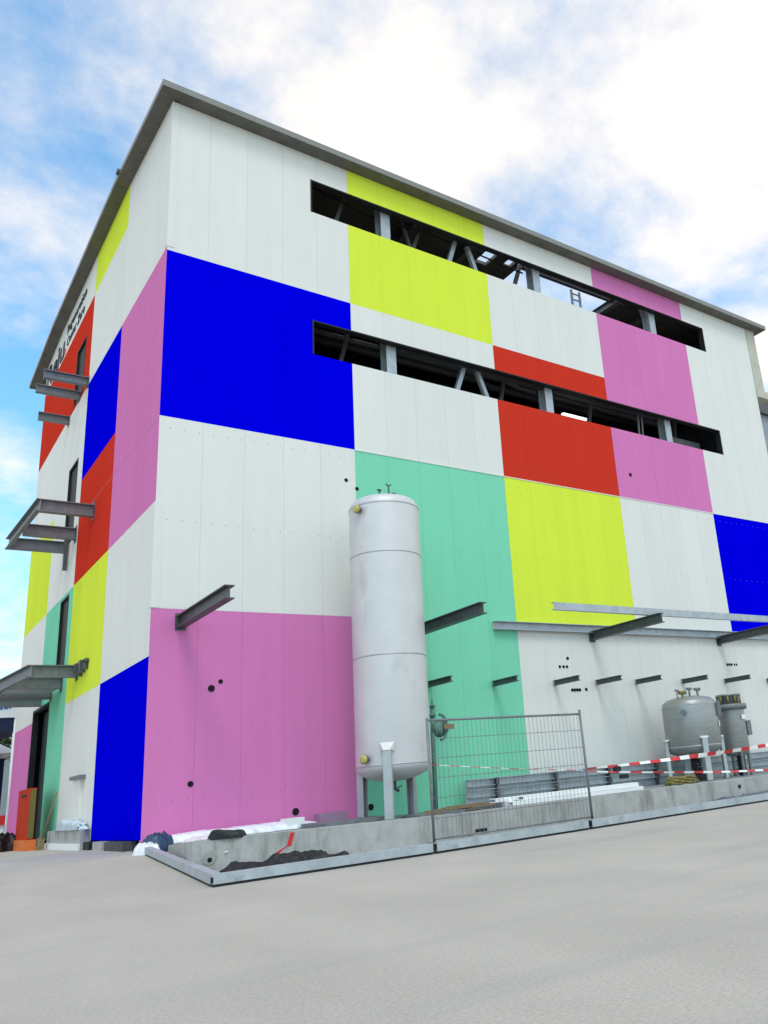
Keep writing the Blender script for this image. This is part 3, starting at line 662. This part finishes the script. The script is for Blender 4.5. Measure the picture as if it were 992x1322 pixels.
# ------------------------------------------------------------------ barrier tapes
def tape(pts, w, label, n=9, w0=None):
    w0 = w if w0 is None else w0
    mb = MB(); P_ = [Vector(p) for p in pts]; tot = sum((b - a).length for a, b in zip(P_[:-1], P_[1:]))
    def at(s_):
        for a, b in zip(P_[:-1], P_[1:]):
            l = (b - a).length
            if s_ <= l: return a + (b - a) * (s_ / l)
            s_ -= l
        return P_[-1]
    m_ = n * 4
    row = []
    for i in range(m_ + 1):
        f = i / m_; p = at(f * tot); p.z -= .0 ; tw = .5 * math.sin(f * 9 + len(label))
        ww = w0 + (w - w0) * min(1, f * 2.2); u = Vector((0, math.sin(tw) * ww / 2, math.cos(tw) * ww / 2))
        row.append((p - u, p + u))
    for i in range(m_):
        a, b = row[i]; c_, d_ = row[i + 1]; e = Vector((0, .003, 0))
        mb.add([a, c_, d_, b, a + e, c_ + e, d_ + e, b + e], [(0, 1, 2, 3), (7, 6, 5, 4), (0, 4, 5, 1), (2, 6, 7, 3)], (i // 2) % 2)
    return tag(mb.build('barrier_tape', [REDP, WPLAST]), label, 'barrier tape', 'red and white barrier tapes')
tape([(4.62, -8.4, .46), (5.6, -8.2, .46), (7.0, -8.0, .48), (9.2, -7.7, .53), (11.5, -7.5, .62)], .075, 'upper red and white barrier tape stretched right from the fence post', 11, .025)
tape([(4.62, -8.4, .42), (5.6, -8.2, .35), (7.0, -8.05, .255), (9.0, -7.8, .14), (11.5, -7.5, .05)], .04, 'thin lower red and white barrier tape sagging in front of the two small tanks', 11, .018)
tape([(1.66, -8.40, .72), (3.2, -8.36, .56), (4.58, -8.40, .44)], .011, 'thin twisted barrier tape running across behind the mesh fence', 8)
mb = MB(); mb.box(5.45, 5.58, -8.24, -8.16, .37, .45); mb.box(5.60, 5.76, -8.22, -8.15, .24, .31)
tag(mb.build('tape_clip', BLACK), 'pair of small black clips holding the barrier tapes together', 'clip')

# ------------------------------------------------------------------ loose things in the basin
from mathutils import noise as mnoise
def crumple(name, cen, size, m_, label, cat, seed, nx=22, ny=12, amp=.06, ang=0.0, flat=0.3, fq=(5.0, 9.0)):
    """rumpled sheet or bag: ragged outline, ridged folds, closed underneath"""
    nx = int(nx * 2.6); ny = int(ny * 2.4)
    ca, sa = math.cos(ang), math.sin(ang); o_ = seed * 7.31; mx_ = max(size[0], size[1])
    top = []
    for j in range(ny + 1):
        for i in range(nx + 1):
            u = i / nx * 2 - 1; v = j / ny * 2 - 1
            # square to rounded outline, ragged by noise
            k = 1 - .16 * (u * u * v * v)
            rag = 1 + .22 * mnoise.noise((u * size[0] * 3 + o_, v * size[1] * 3, 1.7)) 
            x = u * k * size[0] / 2 * (1 + .10 * mnoise.noise((v * 3 + o_, 4.1, seed))) ; y = v * k * size[1] / 2 * rag
            e = (1 - abs(u) ** 6) * (1 - abs(v) ** 3); e = max(0.0, e) ** .75
            q = (x * fq[0] + o_, y * fq[1], seed * 1.3)
            fold = 1 - abs(mnoise.noise(q)) * 2.2
            fine = 1 - abs(mnoise.noise((q[0] * 2.7, q[1] * 2.7, q[2]))) * 2
            big = .5 + .9 * mnoise.noise((x * 1.9 + o_, y * 1.9, seed))
            h = flat + (1 - flat) * max(0.0, .6 * fold + .4 * big)
            z = size[2] * e * h + amp * fine * e
            top.append(Vector((cen[0] + x * ca - y * sa, cen[1] + x * sa + y * ca, cen[2] + max(.004, z))))
    k = len(top); bot = [Vector((p.x, p.y, cen[2])) for p in top]
    idx = lambda i, j: j * (nx + 1) + i
    fs = []
    for j in range(ny):
        for i in range(nx):
            fs.append((idx(i, j), idx(i + 1, j), idx(i + 1, j + 1), idx(i, j + 1)))
            fs.append((k + idx(i, j + 1), k + idx(i + 1, j + 1), k + idx(i + 1, j), k + idx(i, j)))
    for i in range(nx):
        fs.append((idx(i, 0), k + idx(i, 0), k + idx(i + 1, 0), idx(i + 1, 0))); fs.append((idx(i + 1, ny), k + idx(i + 1, ny), k + idx(i, ny), idx(i, ny)))
    for j in range(ny):
        fs.append((idx(0, j + 1), k + idx(0, j + 1), k + idx(0, j), idx(0, j))); fs.append((idx(nx, j), k + idx(nx, j), k + idx(nx, j + 1), idx(nx, j + 1)))
    mb = MB(); mb.add(top + bot, fs, 0, True)
    return tag(mb.build(name, m_), label, cat)
crumple('plastic_sheet', (1.75, -.5, -.2), (3.7, .8, .17), FILM, 'long rumpled white plastic sheet along the foot of the pink wall', 'plastic sheet', 3, 40, 9, .015, 0.0, .8, (1.8, 7))
crumple('plastic_sheet', (.0, -4.2, -.19), (.62, 4.6, .15), FILM, 'white plastic sheet bunched over the left end of the kerb', 'plastic sheet', 5, 12, 30, .015, -.2, .7, (7, 1.6))
crumple('black_bag', (-.52, -6.50, -.012), (.52, .26, .19), TARP, 'small black bag slumped on the kerb top near its corner', 'bag', 11, 20, 14, .008, -.45, .35, (3, 4))
crumple('black_tarpaulin', (-.12, -7.62, -.44), (1.75, .42, .22), TARP, 'crumpled black tarpaulin lying between the kerb and the front rail', 'tarpaulin', 21, 60, 16, .025, -.3, .25, (3.2, 6))
crumple('plastic_scrap', (-.1, -8.28, -.42), (.6, .14, .10), FILM, 'white plastic scrap on the rail beneath the black tarpaulin', 'plastic scrap', 23, 12, 6, .01, .0, .5)
mb = MB(); mb.box(2.7, 3.1, -.85, -.5, -.2, .02)
tag(mb.build('foam_block', WPLAST), 'small white block on the plastic sheet below the round wall hole', 'block')
mb = MB(); mb.box(3.6, 4.25, -.55, -.2, -.2, .04); tag(mb.build('wrapped_block', mat('purple_grey_board', (.33, .2, .31), .7)), 'low purple grey block against the pink wall left of the tank', 'block')
mb = MB(); mb.box(3.0, 4.6, -2.1, -.9, -.2, -.12); mb.box(4.7, 6.0, -3.0, -2.2, -.2, -.15); tag(mb.build('steel_plate', STEEL), 'flat grey steel plate lying at the foot of the tall tank', 'steel plate')
mb = MB(); mb.bar((5.0, -3.6, -.14), (8.4, -4.4, -.14), .28, .10); mb.bar((5.2, -3.3, -.06), (7.5, -3.9, -.06), .12, .06); tag(mb.build('steel_profile', DSTEEL), 'grey steel profiles lying in the basin behind the left fence post', 'steel profile')
# white cladding strips
t = thing('panel_bundle', 'bundle of long white plastic strips resting on the kerb behind the right fence post', 'plastic strips', (5.6, -7.2, -.1))
for k, (dy, dz, l) in enumerate(((0, .0, 0), (.17, .0, .1), (.04, .066, .25), (.2, .07, -.2))):
    mb = MB(); mb.channel((3.55 + l, -7.72 + dy, .035 + dz), (6.45 - l * .3, -7.78 + dy, .04 + dz), .062, .16, .012, side=1); mb.build('strip', WPLAST, t)
# timber and vise
t = thing('timber_pile', 'weathered brown timbers and a grey block piled behind the mesh fence', 'timber', (3.3, -7.0, -.2))
for a, b in (((2.6, -6.7, .02), (3.75, -7.0, .05)), ((2.75, -7.0, .05), (3.6, -6.85, .06)), ((2.55, -6.85, -.05), (3.7, -6.7, -.04))):
    mb = MB(); mb.bar(a, b, .10, .05); mb.build('timber', WOOD, t)
mb = MB(); mb.box(2.75, 3.0, -7.25, -7.0, -.19, .02); mb.box(3.1, 3.6, -6.95, -6.65, -.2, -.08); mb.build('spacer_block', STEEL, t)
mb = MB(); mb.lathe([(.02, 0), (.09, .0), (.09, .12), (.02, .12)], (3.55, -7.6, .05), 12, axis=(1, .2, 0)); tag(mb.build('paper_roll', WPLAST), 'small white roll at the left end of the white strips', 'roll')
# rope coil
mb = MB()
pts = []
for i in range(120):
    a = i * 2 * math.pi / 20; r = .34 - .012 * (i // 20) + .03 * math.sin(i * 1.7); pts.append((7.85 + r * 1.15 * math.cos(a), -7.52 + r * .55 * math.sin(a), .03 + .022 * (i // 20) + .012 * math.sin(i * 2.3)))
mb.tube(pts, .022, 6); tag(mb.build('rope_coil', BRASS), 'coil of yellow brown rope lying on the kerb in front of the squat tank', 'rope')
mb = MB(); mb.box(8.85, 8.92, -8.066, -8.051, -.17, -.11); tag(mb.build('kerb_bolt', BLACK), 'small dark bolt in the kerb face at the right', 'bolt')
crumple('grey_tarpaulin', (9.0, -8.22, -.44), (2.6, .2, .17), mat('slate_tarpaulin', (.10, .12, .15), .5, var=.3, scale=5), 'dark blue grey tarpaulin tucked along the kerb foot at the far right', 'tarpaulin', 31, 36, 6, .03, 0, .4)
mb = MB(); mb.lathe([(.0, 0), (.2, 0), (.26, .14), (.22, .26), (.0, .28)], (18.6, -2.2, -.2), 16); tag(mb.build('white_bucket', WPLAST), 'small white bucket at the right frame edge beside the slim cylinder', 'bucket')

# ------------------------------------------------------------------ things by the left wall
t = thing('red_cabinet', 'tall red cabinet on an orange base beside the dark doorway', 'cabinet', (-.5, 10.0, -.3))
mb = MB(); mb.box(-.66, -.50, 8.95, 10.9, -.02, 1.35); bx = mb.build('box', REDC, t)
mb = MB(); mb.box(-.65, -.51, 8.935, 8.949, .02, 1.32); mb.build('side_panel', OLIVE, t)
mb = MB(); mb.box(-.68, -.661, 9.5, 10.3, 1.14, 1.20); mb.build('handle', BLACK, t)
mb = MB(); mb.box(-.72, -.44, 8.85, 11.0, -.30, -.021); mb.build('base', ORANGE, t)
crumple('black_bag', (-.95, 11.0, -.3), (.7, .7, .55), TARP, 'black bag on the ground left of the red cabinet', 'bag', 41, 10, 10, .04, .3, .6)
t = thing('low_plinth', 'low pale concrete plinth along the white lower part of the left wall', 'plinth', (-.2, 5.0, -.3))
mb = MB(); mb.box(-.22, -.003, 4.42, 8.6, -.4, .16); mb.build('block', CONC, t)
mb = MB(); mb.box(-.27, -.221, 4.42, 8.6, -.4, -.15); mb.build('skirting', WPLAST, t)
crumple('film_cover', (-.15, 6.0, .165), (.26, 3.3, .26), BFILM, 'pale blue plastic film heaped on the low plinth by the left wall', 'plastic film', 51, 8, 26, .05, 0, .45)
t = thing('wall_conduit', 'white square downpipe with a dark hood on the left wall', 'downpipe', (-.06, 5.9, .15))
mb = MB(); mb.box(-.09, -.003, 5.55, 6.35, .40, 1.38); mb.build('pipe', WHITE, t)
mb = MB(); mb.box(-.16, -.003, 5.35, 6.5, 1.381, 1.47); mb.build('hood', STEEL, t)
mb = MB(); mb.tube([(-.42, 8.25, -.1), (-.22, 7.7, 1.15)], .022, 6); mb.box(-.50, -.34, 8.2, 8.35, -.3, .02); tag(mb.build('shovel', WOOD), 'shovel leaning on the left wall beside the teal strip', 'shovel')
mb = MB(); mb.box(-.16, .1, .7, 2.3, -.36, -.12); tag(mb.build('dark_block', mat('dark_grey_block', (.07, .07, .07), .8, var=.3)), 'long dark block under the blue lower corner of the left wall', 'block')
mb = MB(); mb.box(-.14, .1, 2.6, 3.5, -.36, -.12); tag(mb.build('pale_block', CONC), 'pale concrete block under the blue wall between two dark blocks', 'block')
mb = MB(); mb.box(-.16, .1, 3.8, 4.4, -.36, -.12); tag(mb.build('rubber_block', BLACK), 'small black block under the far end of the blue wall', 'block')
crumple('blue_bag', (.12, -.75, -.34), (.55, .6, .38), BLUEP, 'dark blue plastic heap at the building corner', 'bag', 61, 12, 12, .06, .2, .5)
crumple('plastic_scrap', (-.14, -1.0, -.335), (.35, .6, .22), FILM, 'pale plastic scrap on the ground at the building corner', 'plastic scrap', 63, 10, 10, .05, .3, .4)
mb = MB(); mb.box(-.32, .02, -.95, -.7, -.34, -.26); tag(mb.build('rubber_pad', BLACK), 'flat black rubber pad beneath the pale scrap at the corner', 'rubber pad')

# ------------------------------------------------------------------ background at the left
t = thing('market_tent', 'white banner fronted marquee tent behind the far end of the hall', 'tent', (-2.2, 20, -.3))
mb = MB(); mb.box(-5, .46, 20.0, 20.04, 4.42, 4.98); mb.build('banner', TENT, t)
mb = MB(); mb.box(-5, .40, 20.05, 23, 3.85, 4.41); mb.build('valance', NAVY, t)
mb = MB(); mb.add([(-5, 20.05, 4.98), (.44, 20.05, 4.98), (.44, 23.2, 4.98), (-5, 23.2, 4.98), (-4.0, 21.6, 5.2), (-.6, 21.6, 5.2)], [(0, 1, 5, 4), (1, 2, 5), (2, 3, 4, 5), (3, 0, 4)]); mb.build('roof', TENT, t)
for x in (.30, -4.8):
    mb = MB(); mb.tube([(x + (.05 if x > 0 else 0), 20.1, -.3), (x, 20.1, 4.4)], .07, 8); mb.build('pole', TENT, t)
mb = MB()
for k, (a, b) in enumerate(((-.30, -.18), (-.14, .0), (.03, .1))): mb.box(a, b, 19.985, 19.999, 4.72 + .02 * k, 4.84 - .01 * k)
mb.build('blue_mark', mat('blue_print', (.05, .16, .4), .6), t)
t = thing('pitched_tent', 'lower white pitched tent roof behind the banner tent', 'tent', (-1.6, 24.5, -.3))
mb = MB(); mb.add([(-5, 23.4, 3.3), (.95, 23.4, 3.3), (.95, 27, 3.3), (-5, 27, 3.3), (-1.0, 25.2, 4.6), (-3.0, 25.2, 4.6)], [(0, 1, 4, 5), (1, 2, 4), (2, 3, 5, 4), (3, 0, 5), (0, 3, 2, 1)]); mb.build('roof', TENT, t)
mb = MB(); mb.box(-5, .9, 26.8, 26.9, -.3, 3.29); mb.build('shade_backdrop', NAVY, t)  # dark sheet standing in for the unlit inside of the pitched tent
for x in (.85, -4.9):
    mb = MB(); mb.tube([(x, 23.5, -.3), (x, 23.5, 3.3)], .06, 8); mb.build('pole', TENT, t)
t = thing('market_counter', 'red topped white counter in the tent shade at the left frame edge', 'counter', (-1.2, 20.8, -.3))
mb = MB(); mb.box(-4, .28, 20.5, 21.4, -.3, .42); mb.build('front', TENT, t)
mb = MB(); mb.box(-4, .30, 20.42, 21.5, .421, .78); mb.build('top', REDP, t)
mb = MB()
mb.box(-4.5, .2, 22.6, 22.7, -.3, 3.2); tag(mb.build('tent_shade', NAVY), 'dark curtain standing in for the shade inside the banner tent', 'backdrop')  # dark colour paints the shade under the banner tent
t = thing('olive_tree', 'olive green tree between the two tents at the left', 'tree', (.4, 34, -.3))
mb = MB(); mb.tube([(.4, 34, -.3), (.5, 34, 2.2), (.3, 34.1, 4.4)], [.22, .17, .08], 8)
for k in range(5):
    a = k * 1.3; mb.tube([(.45, 34, 2.2 + .4 * k), (.45 + 1.3 * math.cos(a), 34 + 1.3 * math.sin(a), 3.6 + .5 * k)], [.08, .02], 5)
mb.build('trunk', BARK, t)
rnd = random.Random(5); vs = []; fs = []
cl = [(rnd.gauss(.2, 1.4), 34 + rnd.gauss(0, 1.2), 4.6 + rnd.gauss(0, .9), rnd.uniform(.5, .95)) for _ in range(16)]
for i in range(2600):
    cx, cy, cz, r = rnd.choice(cl); d = Vector((rnd.gauss(0, 1), rnd.gauss(0, 1), rnd.gauss(0, 1))).normalized() * r * rnd.random() ** .4
    p = Vector((cx, cy, cz)) + d; u = Vector((rnd.gauss(0, 1), rnd.gauss(0, 1), rnd.gauss(0, 1))).normalized(); w = u.cross(Vector((rnd.gauss(0, 1), rnd.gauss(0, 1), rnd.gauss(0, 1)))).normalized()
    k = len(vs); vs += [p - u * .14, p + w * .06, p + u * .14, p - w * .06]; fs.append((k, k + 1, k + 2, k + 3))
mb = MB(); mb.add(vs, fs); mb.build('crown', LEAF, t)
t = thing('shed_building', 'distant low shed with a teal blue roof behind the canopy at the left', 'building', (-9, 44, -.3))
mb = MB(); mb.box(-26, 3.4, 44, 58, -.3, 7.6); mb.build('wall', GREYB, t)
mb = MB(); mb.add([(-26.4, 43.6, 7.61), (3.8, 43.6, 7.61), (3.8, 58.4, 7.61), (-26.4, 58.4, 7.61), (-26.4, 51, 9.9), (3.8, 51, 9.9)], [(0, 1, 5, 4), (1, 2, 5), (2, 3, 4, 5), (3, 0, 4), (0, 3, 2, 1)]); mb.build('roof', TEALR, t)
# neighbour at the right
t = thing('grey_building', 'grey blue clad neighbouring building at the right edge behind the hall', 'building', (32, 6, -.3))
for k in range(8):
    mb = MB(); mb.box(24.9 + k * 1.8, 26.69 + k * 1.8, 2.5, 12, -.3, 16.0); mb.build('wall_panel', GREYB, t)
mb = MB(); mb.box(24.7, 40, 2.3, 12.3, 16.001, 16.7); mb.build('roof_edge', DSTEEL, t)
